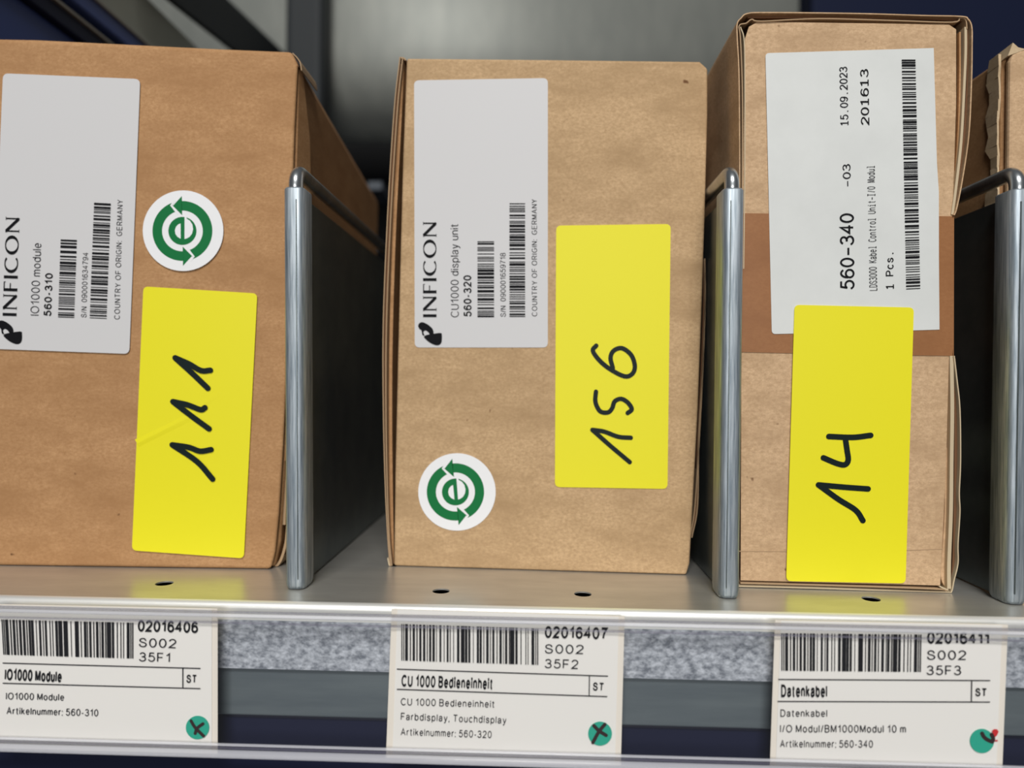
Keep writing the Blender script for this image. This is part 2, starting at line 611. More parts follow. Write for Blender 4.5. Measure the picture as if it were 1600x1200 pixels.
mb = MB()
mb.box((XS-0.03, -0.02, -0.1), (XS-0.004, YB-0.001, side_z(44).z), NAVY)
mb.build('side_panel', rack, rack, 0.001)
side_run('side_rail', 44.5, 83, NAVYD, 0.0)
side_run('rail_edge', 83, 88, EDGE, 0.0015, 0)
side_run('gap_shade_strip', 89, 112, BLACK, -0.012, 0)  # black strip stands in for the shade inside the open gap
side_run('side_rail', 112.5, 147, NAVY, 0.0)
side_run('rail_edge', 147, 152, EDGE, 0.0015, 0)
side_run('side_sheet', 154, 239, SIDEM, -0.002)
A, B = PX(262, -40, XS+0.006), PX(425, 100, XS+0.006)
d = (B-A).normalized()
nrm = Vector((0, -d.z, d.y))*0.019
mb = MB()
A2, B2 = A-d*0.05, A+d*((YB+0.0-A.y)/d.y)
mb.prism([A2-nrm, A2+nrm, B2+nrm, B2-nrm], (0.004, 0, 0), DARK)  # dark bar in place of a soft slanting shadow
mb.build('diagonal_shadow_bar', rack, rack, 0.002)

for px0, px1, py0, py1 in ((574, 597, 283, 297), (588, 600, 380, 391)):
    p0, p1 = PY(px0, py1, YB-0.05), PY(px1, py0, YB-0.05)
    mb = MB()
    mb.box((p0.x, YB-0.05, p0.z), (p1.x, YB-0.002, p1.z), TABM)
    mb.build('hook_tab', rack, rack, 0.001)
mb = MB()
mb.box((XS+0.001, 0.05, -0.12), (0.5, 0.054, -0.0015), NAVYB)  # added dark sheet that keeps the punched holes black
mb.build('hole_shade_sheet', rack, rack)

# beams under the shelf's front edge
zl = PY(480, 1047, LIPY).z
GY = -0.0166
zg = PY(480, 1120.5, GY).z
mb = MB()
mb.box((XS+0.001, GY, zg), (0.5, GY+0.012, zl+0.012), BEAMM)
mb.build('grey_beam', rack, rack, 0.0006)
mb = MB()
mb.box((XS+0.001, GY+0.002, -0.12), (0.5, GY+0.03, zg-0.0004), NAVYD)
mb.build('front_beam', rack, rack, 0.001)

# ------------------------------------------------------------------ the shelf
shelf = empty('steel_shelf', (0, 0.2, 0), 'galvanised steel shelf with punched holes carrying the cardboard boxes', 'shelf')
HOLES = [(-0.1353, 0.0015), (-0.033, -0.0008), (0.0178, -0.0008), (0.1197, 0.0006)]
bm = bmesh.new()
R0 = 0.0022
xs0, xs1, yb = XS+0.001, 0.5, 0.40
outer = [(xs0, LIPY+R0), (xs1, LIPY+R0), (xs1, yb), (xs0, yb)]
edges = []


def loop_edges(pts):
    vs = [bm.verts.new((p[0], p[1], 0)) for p in pts]
    return vs, [bm.edges.new((vs[i], vs[(i+1) % len(vs)])) for i in range(len(vs))]


_, e = loop_edges(outer)
edges += e
hole_loops = []
for hx, hy in HOLES:
    vs, e = loop_edges([(hx+0.0031*math.cos(a), hy+0.0031*math.sin(a)) for a in [i*math.pi/14 for i in range(28)]])
    edges += e
    hole_loops.append(e)
bmesh.ops.triangle_fill(bm, use_beauty=True, edges=edges)
for e in hole_loops:
    r = bmesh.ops.extrude_edge_only(bm, edges=e)
    for v in [g for g in r['geom'] if isinstance(g, bmesh.types.BMVert)]:
        v.co.z = -0.0005
for v in bm.verts:
    v.co.y -= 0.2
bmesh.ops.recalc_face_normals(bm, faces=bm.faces)
me = bpy.data.meshes.new('deck')
bm.to_mesh(me)
bm.free()
me.materials.append(DECKM)
o = bpy.data.objects.new('deck', me)
COL.objects.link(o)
o.parent = shelf
# rolled front edge and lip
mb = MB()
prof = [(LIPY+R0, 0.0)]+[(LIPY+R0-R0*math.sin(a), -R0+R0*math.cos(a)) for a in [i*math.pi/16 for i in range(1, 9)]]+[(LIPY, -0.006)]
mb.loft([[(xs0, y, z) for y, z in prof], [(xs1, y, z) for y, z in prof]], EDGEM, cap=False, closed=False, smooth=True)
mb.build('rolled_edge', shelf, shelf)
mb = MB()
mb.box((xs0, LIPY, zl), (xs1, LIPY+0.0012, -0.006), LIPM)
mb.build('front_lip', shelf, shelf)

# ------------------------------------------------------------------ shelf dividers
WIRE = 0.0026


def divider(x, label, tilt=0.0, yb=0.36):
    H = 0.1441
    root = empty('shelf_divider', (x, 0, 0.0003), label, 'divider', 'steel dividers standing between the boxes')
    # sleeve: sheet wrapped round the upright, rounded front, flat seams
    prof = []
    wv, dv = 0.0038, 0.0042
    for i in range(25):
        a = math.pi + math.pi*i/24
        ca, sa = math.cos(a), math.sin(a)
        prof.append((wv*math.copysign(abs(ca)**0.62, ca), dv*math.copysign(abs(sa)**0.8, sa)*0.9))
    prof += [(wv, 0.006), (wv-0.0008, 0.007), (0.0009, 0.0085), (-0.0009, 0.0085), (-wv+0.0008, 0.007), (-wv, 0.006)]
    mb = MB()
    rings = []
    for z, k in ((0.0, .86), (0.0012, .97), (0.003, 1), (H*.25, 1), (H*.5, 1), (H*.75, 1), (H-0.0006, 1), (H, .9)):
        rings.append([(x+p[0]*k, p[1]*k, z+0.0003-(0.0008 if z == 0 and p[1] < 0 else 0)*0) for p in prof])
    mb.loft(rings, SLEEVEM, smooth=True)
    # the open seam of the wrapped sheet
    sl = mb.build('sleeve', root, root)
    sl.data.polygons.foreach_set('use_smooth', [len(p.vertices) == 4 for p in sl.data.polygons])
    mb = MB()
    sgn = 1 if x < 0 else -1
    mb.loft([[(x+sgn*(wv*.3), -dv*.99, 0.004), (x+sgn*(wv*.3+.0003), -dv*.99, 0.004), (x+sgn*(wv*.3+.0003), -dv*.9, 0.004), (x+sgn*(wv*.3), -dv*.9, 0.004)],
             [(x+sgn*(wv*.3), -dv*.99, H*.97), (x+sgn*(wv*.3+.0003), -dv*.99, H*.97), (x+sgn*(wv*.3+.0003), -dv*.9, H*.97), (x+sgn*(wv*.3), -dv*.9, H*.97)]], PANELM)
    mb.build('seam', sl, root)
    mb = MB()
    mb.box((x-0.0009, 0.0080, 0.0006), (x+0.0009, yb, H-0.001), PANELM)
    mb.build('panel', root, root, 0.0003)
    top = 0.1514
    r = 0.0056
    path = [(x, 0, H-0.004), (x, 0, top-r)]
    for i in range(1, 13):
        a = math.pi/2*i/12
        path.append((x, r-r*math.cos(a), top-r+r*math.sin(a)))
    path += [(x, 0.1, top), (x, 0.25, top), (x, yb-r, top)]
    for i in range(1, 9):
        a = math.pi/2*i/8
        path.append((x, yb-r+r*math.sin(a), top-r+r*math.cos(a)))
    path.append((x, yb, 0.001))
    mb = MB()
    mb.tube(path, WIRE, STEEL, 20)
    mb.build('wire_frame', root, root)
    root.rotation_euler = (0, tilt, 0)
    return root


divider(-0.0852, 'galvanised steel divider standing between the box numbered 111 and the box numbered 156', -0.016, 0.36)
divider(0.0690, 'galvanised steel divider standing between the box numbered 156 and the box numbered 14', 0.0, 0.36)
divider(0.1677, 'galvanised steel divider between the box numbered 14 and the box with torn edge', 0.004, 0.36)

# ------------------------------------------------------------------ cardboard boxes
def plyline(mb, S, px, w, off, depth, m, smooth=True):
    """A thin board liner: the pixel path at the front plane, w metres thick, running back depth metres."""
    px = spline(px, 5) if smooth and len(px) > 2 else px
    P = [S(p[0], p[1], off) for p in px]
    T = [(p-S.a).dot(S.t) for p in P]
    quads = ribbon([(T[i], P[i].z) for i in range(len(P))], w)
    L = [q[0] for q in quads]+[quads[-1][1]]
    R_ = [q[3] for q in quads]+[quads[-1][2]]
    bk = Vector((0, depth, 0))
    f = lambda v: S.a+S.t*v.x+Vector((0, 0, v.y))+S.n*off
    ring = [f(v) for v in L]+[f(v) for v in reversed(R_)]
    n = len(L)
    for i in range(n-1):
        a, b, c, d_ = f(L[i]), f(L[i+1]), f(R_[i+1]), f(R_[i])
        mb.face([a, b, c, d_], m)
        mb.face([a, b, b+bk, a+bk], m)
        mb.face([d_, c, c+bk, d_+bk], m)
    mb.face([f(L[0]), f(R_[0]), f(R_[0])+bk, f(L[0])+bk], m)
    mb.face([f(L[-1]), f(R_[-1]), f(R_[-1])+bk, f(L[-1])+bk], m)


def body(S, px, off, depth, m, root, shrink_back=(0, 0), name='body', bev=0.0):
    """Closed carton behind the front panel; the rear top may sag a little."""
    fr = [S(p[0], p[1]) + Vector((0, -off, 0)) for p in px]     # straight behind the front outline
    zt = max(p.z for p in fr)
    bk = [p+Vector((shrink_back[0]*(1 if (p-S.a).dot(S.t) > 0.05 else 0), depth, shrink_back[1]*(p.z/zt))) for p in fr]
    mb = MB()
    mb.loft([fr, bk], m)
    return mb.build(name, root, root, bev)


def sticker_mark(S, c, ring_c, R, rw, root, rot=0.0, parent=None):
    """White round sticker with two green arrows chasing round a letter e."""
    disc = MB()
    pts = [S(c[0]+rw*math.cos(a), c[1]+rw*math.sin(a), 0.0003) for a in [i*2*math.pi/64 for i in range(64)]]
    disc.prism(pts, S.n*-0.0002, WHITE)
    d_ = disc.build('recycling_sticker', root, root)
    d_['label'] = 'white round sticker'
    cr, sr = math.cos(rot), math.sin(rot)

    def U(u, v, off):
        return S(ring_c[0]+R*(u*cr-v*sr), ring_c[1]-R*(u*sr+v*cr), off)
    mk = MB()
    for s in (1, -1):
        poly = [(-.384, .81), (-.11, 1.16), (-.085, 1.0)]
        oa = [math.radians(94.5+(-68.7-94.5)*i/30) for i in range(31)]
        poly += [(math.cos(a), math.sin(a)) for a in oa]
        tail = [(.47, -.81), (.27, -.625)]
        ia = [math.radians(-66.6+(94.9+66.6)*i/30) for i in range(31)]
        # head as one face, band as quads, tail as one face
        mk.face([U(s*u, s*v, 0.00034) for u, v in ((-.384, .81), (-.11, 1.16), (-.05, .52))], GREEN)
        band_o = [math.radians(97+(-64-97)*i/30) for i in range(31)]
        for i in range(30):
            a, b = band_o[i], band_o[i+1]
            mk.face([U(s*math.cos(a), s*math.sin(a), 0.00034), U(s*math.cos(b), s*math.sin(b), 0.00034),
                     U(s*.68*math.cos(b), s*.68*math.sin(b), 0.00034), U(s*.68*math.cos(a), s*.68*math.sin(a), 0.00034)], GREEN)
        a = band_o[-1]
        mk.face([U(s*u, s*v, 0.00034) for u, v in ((math.cos(a), math.sin(a)), (.366, -.93), (.47, -.81))], GREEN)
        mk.face([U(s*u, s*v, 0.00034) for u, v in ((math.cos(a), math.sin(a)), (.47, -.81), (.27, -.625), (.68*math.cos(a), .68*math.sin(a)))], GREEN)
    # gap lines between head and tail stay white
    for s in (1, -1):
        for f in ribbon([(s*-.20, s*.55), (s*-.445, s*.82), (s*-.345, s*.985)], .05):
            mk.face([U(p.x, p.y, 0.00036) for p in f], WHITE)
    mk.face([U(.47*math.cos(a), .47*math.sin(a), 0.00034) for a in [i*2*math.pi/48 for i in range(48)]], GREEN)
    e = lambda q: [U((x-534)/336, (590-y)/336, 0.00036) for x, y in q]
    mk.face(e([(507, 508), (480, 522), (458, 550), (449, 590), (458, 630), (485, 662), (522, 679)]), WHITE)
    mk.face(e([(545, 422), (566, 424), (570, 448), (610, 470), (640, 510), (652, 560), (645, 610), (620, 650), (590, 670), (565, 679)]), WHITE)
    o = mk.build('arrow_emblem', d_, root)
    o['label'] = 'green arrow ring round the letter e'
    return d_


def logo_text(mb, S, a, b, cap, off):
    """INFICON in flared capitals: thick stems and round sides, thin bars."""
    G = {
     'I': (.16, [([(.08, 0), (.08, 1)], .15), ([(0, .015), (.16, .015)], .03), ([(0, .985), (.16, .985)], .03)]),
     'N': (.8, [([(.08, 0), (.08, 1)], .07), ([(.07, .97), (.74, .05)], .17), ([(.74, 0), (.74, 1)], .07), ([(0, .015), (.17, .015)], .03), ([(.65, .985), (.83, .985)], .03), ([(0, .985), (.1, .985)], .03)]),
     'F': (.5, [([(.08, 0), (.08, 1)], .15), ([(.0, .965), (.5, .965)], .07), ([(.08, .52), (.43, .52)], .07), ([(0, .015), (.17, .015)], .03), ([(.49, .99), (.49, .86)], .03)]),
     'C': (.78, [(arc(.46, .5, .42, .46, 48, 312, 24), 'v'), ]),
     'O': (.96, [(arc(.48, .5, .42, .46, 90, 450, 32), 'v')]),
    }
    q = []
    x = 0
    for ch in 'INFICON':
        w, st = G[ch]
        for pts, t in st:
            pts = [(x+p[0], p[1]) for p in pts]
            if t == 'v':
                wf = lambda dr: .065+.10*abs(dr.normalized().y)**1.6
                q += ribbon(pts, wf, pts[0] == pts[-1])
            else:
                q += ribbon(pts, t)
        x += w+.17
    ln = x-.17
    ax, ay = a
    bx, by = b
    ux, uy = (bx-ax)/ln, (by-ay)/ln
    l = math.hypot(bx-ax, by-ay)
    vx, vy = (by-ay)/l*cap, -(bx-ax)/l*cap
    for f in q:
        mb.face([S(ax+p.x*ux+p.y*vx, ay+p.x*uy+p.y*vy, off) for p in f], INK)


def logo_mark(mb, S, ox, oy, k, off):
    """The pear-and-leaf mark before the name (crop pixels scaled about its lower corner)."""
    leaf = [(66, 1076), (62, 1062), (70, 1051), (84, 1050), (104, 1060), (122, 1077), (126, 1096), (112, 1100), (104, 1090), (92, 1083), (84, 1090), (88, 1104), (80, 1102), (76, 1084)]
    pear = [(86, 1112), (92, 1104), (120, 1098), (156, 1094), (161, 1104), (160, 1130), (152, 1142), (138, 1145), (118, 1138), (100, 1126)]
    for poly in (leaf, pear):
        pts = spline(poly+[poly[0]], 4)[:-1]
        mb.face([S(ox+(p[0]-62)*k, oy+(p[1]-1050)*k, off) for p in pts], INK)


# ---- box numbered 111
S1 = Face((-0.2113, 0.0198), (-0.1019, 0.0224))
b1 = empty('cardboard_box', (-0.155, 0.08, 0.0), 'warm brown cardboard box with yellow sticker handwritten 111', 'box', 'cardboard boxes on the steel shelf')
right1 = [(466, 102), (464, 140), (461, 200), (457, 330), (452, 480), (448, 600), (443, 700), (437, 800), (431, 862), (424, 891)]
front1 = [(-35, 884), (-42, 61), (60, 63), (200, 70), (340, 77), (457, 82)]+right1+[(300, 890), (150, 887)]
front1 = [(-35, 884.5), (-42, 61)]+front1[2:]
mb = MB()
mb.loft([[S1(p[0], p[1], -0.0004) for p in front1], [S1(p[0], p[1], -0.0034) for p in front1]], K1)
o = mb.build('front_panel', b1, b1, 0.0018, 4)
in1 = [(-35, 884.5), (-40, 64), (456, 85), (463.5, 104), (461, 200), (455, 400), (449, 580), (441, 720), (433, 850), (424, 889)]
body(S1, in1, -0.0036, 0.17, K1, b1, (-0.006, -0.012), 'body', 0.001)
# tucked side flap with its curved edge
mb = MB()
f0 = [(463.5, 108), (461, 200), (455, 400), (449.5, 580), (442, 720)]
fr = [S1(p[0], p[1], -0.0036)+Vector((0.0004, 0, 0)) for p in f0]
dep = [0.003, 0.010, 0.016, 0.018, 0.018]
bk = [p+Vector((0.0030*dd/0.018, dd, -0.01*dd/0.17)) for p, dd in zip(fr, dep)]
for i in range(4):
    mb.loft([[fr[i], fr[i+1], bk[i+1], bk[i]], [v+Vector((0.0007, 0, 0)) for v in (fr[i], fr[i+1], bk[i+1], bk[i])]], K1)
mb.build('side_flap', b1, b1)
mb = MB()
plyline(mb, S1, [(457, 83), (464, 90), (469, 98), (471, 110)], 0.0004, -0.001, 0.02, KE)
plyline(mb, S1, [(459, 92), (463, 96), (466, 104)], 0.0003, -0.0012, 0.01, KM)
mb.build('corner_fold', b1, b1)
mb = MB()
plyline(mb, S1, [(452, 640), (449, 720), (445, 790), (444, 820)], 0.0011, -0.005, 0.05, KE)
plyline(mb, S1, [(449, 822), (446, 850), (438, 876), (426, 891)], 0.0010, -0.005, 0.05, KE)
plyline(mb, S1, [(455, 640), (453, 760), (451, 830), (445, 862), (430, 890)], 0.0006, -0.0055, 0.06, KM)
mb.build('lower_flap', b1, b1)

lab = sheet(S1, rounded([(4.6, 114.5), (219, 123.5), (202, 553), (-13, 545)], 9), 0.0002, 0.00015, LABEL, 'address_label', b1, b1)
lab['label'] = 'white product label'
mb = MB()
put_text(mb, S1, 'IO1000 module', (60.6, 493), (64.6, 380), 13.4, .09, m=GREYINK)
put_text(mb, S1, '560-310', (80, 494), (82.6, 427), 12, .17)
put_text(mb, S1, 'S/N  090001634794', (135, 496), (138, 394.5), 8.6, .10, m=GREYINK)
put_text(mb, S1, 'COUNTRY OF ORIGIN:  GERMANY', (187, 499), (192, 312), 8.8, .10, m=GREYINK, gap=.24)
mb.build('printed_text', lab, b1)
mb = MB()
put_bars(mb, S1, ((94.7, 374), (120, 375), (115.8, 496.5), (90.5, 495.7)), 5, 30, 0.0004)
put_bars(mb, S1, ((146.9, 316.6), (173, 318), (166.4, 498), (140, 497)), 6, 44, 0.0004)
mb.build('barcode', lab, b1)
mb = MB()
logo_text(mb, S1, (25.5, 494), (30.5, 340), 21.5, 0.0004)
logo_mark(mb, S1, -4, 501, .385, 0.0004)
mb.build('logo', lab, b1)
sticker_mark(S1, (286, 360.5), (285, 360.8), 46.8, 63, b1, math.radians(-4.5))

C1 = lambda x, y: (200+x/2.0, 280+y/2.0)


def crease(mb):
    path = [C1(28, 826), C1(120, 780), C1(190, 745), C1(240, 700), C1(290, 662)]
    for i in range(len(path)-1):
        h0 = 0.00022*(1-i/4.0)+0.00004
        h1 = 0.00022*(1-(i+1)/4.0)+0.00004
        a, b = path[i], path[i+1]
        dx, dy = (b[1]-a[1]), -(b[0]-a[0])
        l = math.hypot(dx, dy)
        dx, dy = dx/l*7, dy/l*7
        for sg in (1, -1):
            mb.face([S1(a[0], a[1], 0.0003+h0), S1(b[0], b[1], 0.0003+h1), S1(b[0]+sg*dx, b[1]+sg*dy, 0.0003), S1(a[0]+sg*dx, a[1]+sg*dy, 0.0003)], YEL)


yp = rounded([(224, 447.5), (402, 458.5), (381, 872.5), (206, 860)], 8)
y1 = sheet(S1, yp, 0.00032, 0.0002, YEL, 'number_sticker', b1, b1, crease)
y1['label'] = 'yellow sticker with marker digits 111'
mb = MB()
put_strokes(mb, S1, [[C1(249, 653), C1(200, 606), C1(147, 558)], [C1(147, 558), C1(190, 577), C1(228, 598), C1(257, 597)],
                     [C1(253, 780), C1(198, 740), C1(140, 695)], [C1(140, 695), C1(185, 705), C1(226, 720), C1(240, 714)],
                     [C1(264, 937), C1(215, 882), C1(138, 830)], [C1(138, 830), C1(190, 838), C1(225, 850), C1(259, 845)]], 8.8, 0.00068, PEN)
mb.build('handwritten_number', y1, b1)

# ---- box numbered 156
S2 = Face((-0.0562, 0.0318), (0.0597, 0.0271))
b2 = empty('cardboard_box', (0.0, 0.09, 0.0), 'brown cardboard box with yellow sticker handwritten 156 and round sticker below label', 'box', 'cardboard boxes on the steel shelf')
left2 = [(636, 92), (630, 250), (626, 400), (622, 560), (618, 740), (616, 886)]
right2 = [(1093, 97), (1105, 108), (1105, 180), (1101, 330), (1096, 480), (1090, 640), (1082, 790), (1077, 880), (1072, 898)]
mb = MB()
pts = list(reversed(left2))+[(850, 94)]+right2+[(850, 893)]
mb.loft([[S2(p[0], p[1], 0) for p in pts], [S2(p[0], p[1], -0.003) for p in pts]], K2)
mb.build('front_panel', b2, b2, 0.0008, 3)
inner2 = [(619, 886), (622, 700), (626, 480), (630, 300), (634, 96), (850, 97), (1092, 101), (1103, 112), (1099, 330), (1093, 500), (1084, 740), (1070, 897)]
body(S2, inner2, -0.013, 0.16, K2, b2, (0, -0.004))
mb = MB()
plyline(mb, S2, [(625, 89), (616, 170), (606, 330), (599, 500), (599, 640), (602, 760), (606, 840), (610, 886)], 0.00045, 0.0004, 0.12, KE)
plyline(mb, S2, [(629, 90), (621, 170), (611, 330), (604, 500), (603, 640), (605, 760), (608, 840), (612, 884)], 0.00045, 0.0002, 0.12, KE)
plyline(mb, S2, [(627, 100), (618.5, 170), (608.5, 330), (601.5, 500), (601, 640), (603.5, 760), (607, 840), (611, 884)], 0.0011, -0.0008, 0.12, KM)
mb.build('side_flap', b2, b2)
mb = MB()
plyline(mb, S2, [(629, 94), (624, 200), (616, 360), (611, 520), (610, 650), (611, 760), (613, 884)], 0.0014, -0.003, 0.12, K1)
plyline(mb, S2, [(626, 90), (631, 91), (634, 94)], 0.0006, -0.001, 0.03, KE)
plyline(mb, S2, [(606, 872), (609, 885), (615, 888), (618, 886)], 0.0005, 0.0003, 0.02, KL)
mb.build('inner_wall', b2, b2)
mb = MB()
plyline(mb, S2, [(1101, 405), (1102, 470), (1098, 580), (1093, 680), (1086, 790), (1079, 836)], 0.0004, -0.004, 0.08, KE)
plyline(mb, S2, [(1101, 404), (1102, 470), (1098, 580), (1092, 680), (1090, 790), (1081, 840)], 0.0004, -0.004, 0.08, KE)
plyline(mb, S2, [(1100.5, 406), (1101, 470), (1097, 580), (1091.5, 680), (1088, 790), (1080, 838)], 0.0009, -0.005, 0.08, KM)
mb.build('side_flap', b2, b2)

lab = sheet(S2, rounded([(647, 125.5), (856, 122), (856, 543), (648, 543)], 8), 0.0002, 0.00015, LABEL, 'address_label', b2, b2)
lab['label'] = 'white product label'
mb = MB()
put_text(mb, S2, 'CU1000 display unit', (717, 495.5), (716, 350), 12.6, .09, m=GREYINK)
put_text(mb, S2, '560-320', (737, 494.5), (736.5, 430), 12.6, .17)
put_text(mb, S2, 'S/N  090001659718', (790.5, 494.7), (790, 395), 8.6, .10, m=GREYINK)
put_text(mb, S2, 'COUNTRY OF ORIGIN:  GERMANY', (839.5, 494), (839, 311), 8.4, .10, m=GREYINK, gap=.24)
mb.build('printed_text', lab, b2)
mb = MB()
put_bars(mb, S2, ((746, 377), (772, 377), (772, 495.5), (746, 495.5)), 15, 30, 0.0004)
put_bars(mb, S2, ((796, 317.5), (820.5, 317.5), (820.5, 495), (796, 495)), 16, 44, 0.0004)
mb.build('barcode', lab, b2)
mb = MB()
logo_text(mb, S2, (682, 495.5), (682, 347), 21, 0.0004)
logo_mark(mb, S2, 653.3, 503.8, .375, 0.0004)
mb.build('logo', lab, b2)
sticker_mark(S2, (714, 768.7), (711.6, 768.7), 44.8, 60.5, b2, 0.0)
y2 = sheet(S2, rounded([(869, 352.5), (1048, 350), (1043, 764), (867, 761)], 8), 0.0003, 0.0002, YEL, 'number_sticker', b2, b2)
y2['label'] = 'yellow sticker with marker digits 156'
C2 = lambda x, y: (560+x/2.5, 420+y/2.5)
mb = MB()
put_strokes(mb, S2, [[C2(1060, 755), C2(985, 692), C2(914, 629)], [C2(914, 629), C2(960, 636), C2(1015, 656), C2(1064, 660)],
                     [C2(928, 480), C2(926, 520), C2(944, 556), C2(974, 561), C2(991, 545), C2(1001, 518), C2(1026, 508), C2(1052, 522), C2(1068, 548), C2(1052, 563)],
                     [C2(929, 300), C2(916, 320), C2(942, 358), C2(985, 393), C2(1040, 420), C2(1070, 410), C2(1080, 380), C2(1066, 337), C2(1030, 310), C2(997, 320), C2(985, 348), C2(994, 388)]], 7.0, 0.0005, PEN)
mb.build('handwritten_number', y2, b2)

# ---- box numbered 14
S3 = Face((0.0768, 0.0124), (0.1535, 0.0106))
b3 = empty('cardboard_box', (0.115, 0.08, 0.0), 'tall narrow cardboard box with brown tape band and yellow sticker handwritten 14', 'box', 'cardboard boxes on the steel shelf')
panel3 = [(1157, 907), (1158, 600), (1160, 330), (1163, 120), (1164, 60), (1170, 42), (1184, 34), (1320, 36), (1482, 38), (1494, 46), (1494, 160), (1491, 260), (1488, 335), (1485, 450), (1483, 556), (1479, 700), (1474, 820), (1469, 915), (1310, 911)]
mb = MB()
mb.loft([[S3(p[0], p[1], 0) for p in panel3], [S3(p[0], p[1], -0.002) for p in panel3]], K3)
for pp in ([(1153, 861.5), (1240, 862), (1360, 862), (1474, 858)],):
    plyline(mb, S3, pp, 0.0003, 0.00015, 0.0004, KE)
mb.build('front_panel', b3, b3, 0.0006, 2)
in3 = [(1156, 916), (1158, 600), (1160, 330), (1160, 60), (1172, 30), (1330, 30), (1496, 36), (1506, 50), (1504, 160), (1494, 320), (1489, 340), (1487, 550), (1491, 640), (1491, 760), (1488, 860), (1483, 922)]
body(S3, in3, -0.014, 0.19, KI, b3, (0, -0.004))
mb = MB()
outl = [(1153, 914), (1155, 600), (1156, 330), (1155, 130), (1152, 60), (1152, 37), (1158, 28), (1168, 21), (1200, 19.5), (1340, 21), (1440, 24), (1502, 25.5), (1513, 30), (1518.5, 42), (1519, 70), (1518, 130), (1514, 210), (1504, 280), (1495, 325), (1491, 336)]
plyline(mb, S3, outl, 0.0004, 0.0012, 0.18, K3)
plyline(mb, S3, [(1491, 556), (1495, 590), (1500, 640), (1501, 720), (1499, 770), (1500, 800), (1497, 850), (1497, 880), (1491, 906), (1487, 924), (1480, 926), (1440, 925.5), (1300, 920), (1154, 916)], 0.0004, 0.001, 0.15, KL)
plyline(mb, S3, [(1168, 25.5), (1340, 26), (1496, 30), (1510, 36)], 0.0013, -0.0008, 0.12, KM)  # board medium strips whose dark colour also stands in for shade in the gaps
plyline(mb, S3, [(1514, 46), (1514, 80), (1513, 130), (1508, 210), (1499, 280), (1492, 325)], 0.0013, -0.0008, 0.15, KM)
plyline(mb, S3, [(1490, 560), (1494, 640), (1494, 720), (1493, 800), (1491, 880), (1487, 915)], 0.0013, -0.0008, 0.14, KM)
mb.build('outer_liner', b3, b3)
mb = MB()
plyline(mb, S3, [(1159, 420), (1160, 240), (1160, 140), (1157, 60), (1155, 40), (1166, 36), (1175, 30), (1190, 33), (1280, 29), (1400, 32), (1488, 34.5), (1500, 28), (1509, 31), (1511, 45)], 0.0004, 0.0006, 0.12, KE)
plyline(mb, S3, [(1162, 420), (1164, 240), (1164, 140), (1163, 65), (1157, 42)], 0.0004, 0.0004, 0.1, KL)
plyline(mb, S3, [(1509, 42), (1509, 80), (1507, 130), (1502, 220), (1493, 300), (1488, 335)], 0.0009, 0.0004, 0.16, KL)
plyline(mb, S3, [(1500, 50), (1500, 130), (1497, 220), (1490, 310)], 0.0006, -0.0008, 0.16, K1)
plyline(mb, S3, [(1487, 556), (1488, 640), (1487, 720), (1486, 800), (1483, 880), (1483, 920)], 0.0013, 0.0004, 0.15, KL)
plyline(mb, S3, [(1479, 700), (1479, 800), (1474, 880), (1474, 905), (1484, 922)], 0.0014, -0.0014, 0.14, K3)
plyline(mb, S3, [(1468, 916), (1474, 919), (1482, 922)], 0.0005, 0.0004, 0.05, KL)
plyline(mb, S3, [(1157, 911), (1310, 915), (1460, 920), (1480, 923)], 0.0006, 0.0002, 0.12, KE)
mb.build('folded_flap', b3, b3)
mb = MB()
tp = [S3(p[0], p[1], 0.00028) for p in [(1156, 333), (1300, 335), (1489, 338), (1490, 345), (1489, 545), (1488, 556), (1320, 554), (1156, 550)]]
mb.prism(tp, S3.n*-0.0002, TAPE)
q = [S3(1489.5, 338, 0.00028), S3(1489, 556, 0.00028)]
mb.prism([q[0], q[1], q[1]+Vector((0.002, 0.14, 0)), q[0]+Vector((0.002, 0.14, 0))], (0.0003, 0, 0), TAPE)
tpo = mb.build('packing_tape', b3, b3)
tpo['label'] = 'shiny darker brown tape band'

rc = [(1196, 83), (1330, 79), (1459, 75), (1461, 150), (1463, 220), (1464, 255), (1467, 300), (1467, 400), (1468, 515), (1340, 519), (1206, 522), (1201, 300)]
lab = sheet(S3, rounded(rc, [6, 0, 0, 0, 0, 0, 0, 0, 0, 0, 6, 0]), 0.0005, 0.0002, LABEL2, 'address_label', b3, b3)
lab['label'] = 'white delivery label'
mb = MB()
o3 = 0.0007
put_text(mb, S3, '560-340', (1335.5, 452), (1334.5, 336), 22.5, .13, o3, mono=True)
put_text(mb, S3, '-03', (1330, 292), (1329, 258), 12.5, .12, o3, mono=True, m=GREYINK)
put_text(mb, S3, '15.09.2023', (1326, 196), (1324, 105.5), 12.6, .12, o3, mono=True, m=GREYINK)
put_text(mb, S3, '201613', (1358.5, 195), (1357, 110), 13, .125, o3, mono=True)
put_text(mb, S3, 'LDS3000 Kabel Control Unit-I/O Modul', (1371, 454), (1367, 259), 12.5, .10, o3, mono=True, m=GREYINK)
put_text(mb, S3, '1 Pcs.', (1397, 452), (1396, 393), 12.4, .13, o3, mono=True)
mb.build('printed_text', lab, b3)
mb = MB()
put_bars(mb, S3, ((1409, 93), (1430.5, 93), (1438, 451), (1416, 452)), 33, 86, o3)
mb.build('barcode', lab, b3)
y3 = sheet(S3, rounded([(1241.5, 476.3), (1428, 480.5), (1415, 911.6), (1228.5, 908)], 8), 0.0009, 0.0002, YEL, 'number_sticker', b3, b3)
y3['label'] = 'yellow sticker with marker digits 14'
C3 = lambda x, y: (1040+x/2.2214, 420+y/2.2214)
mb = MB()
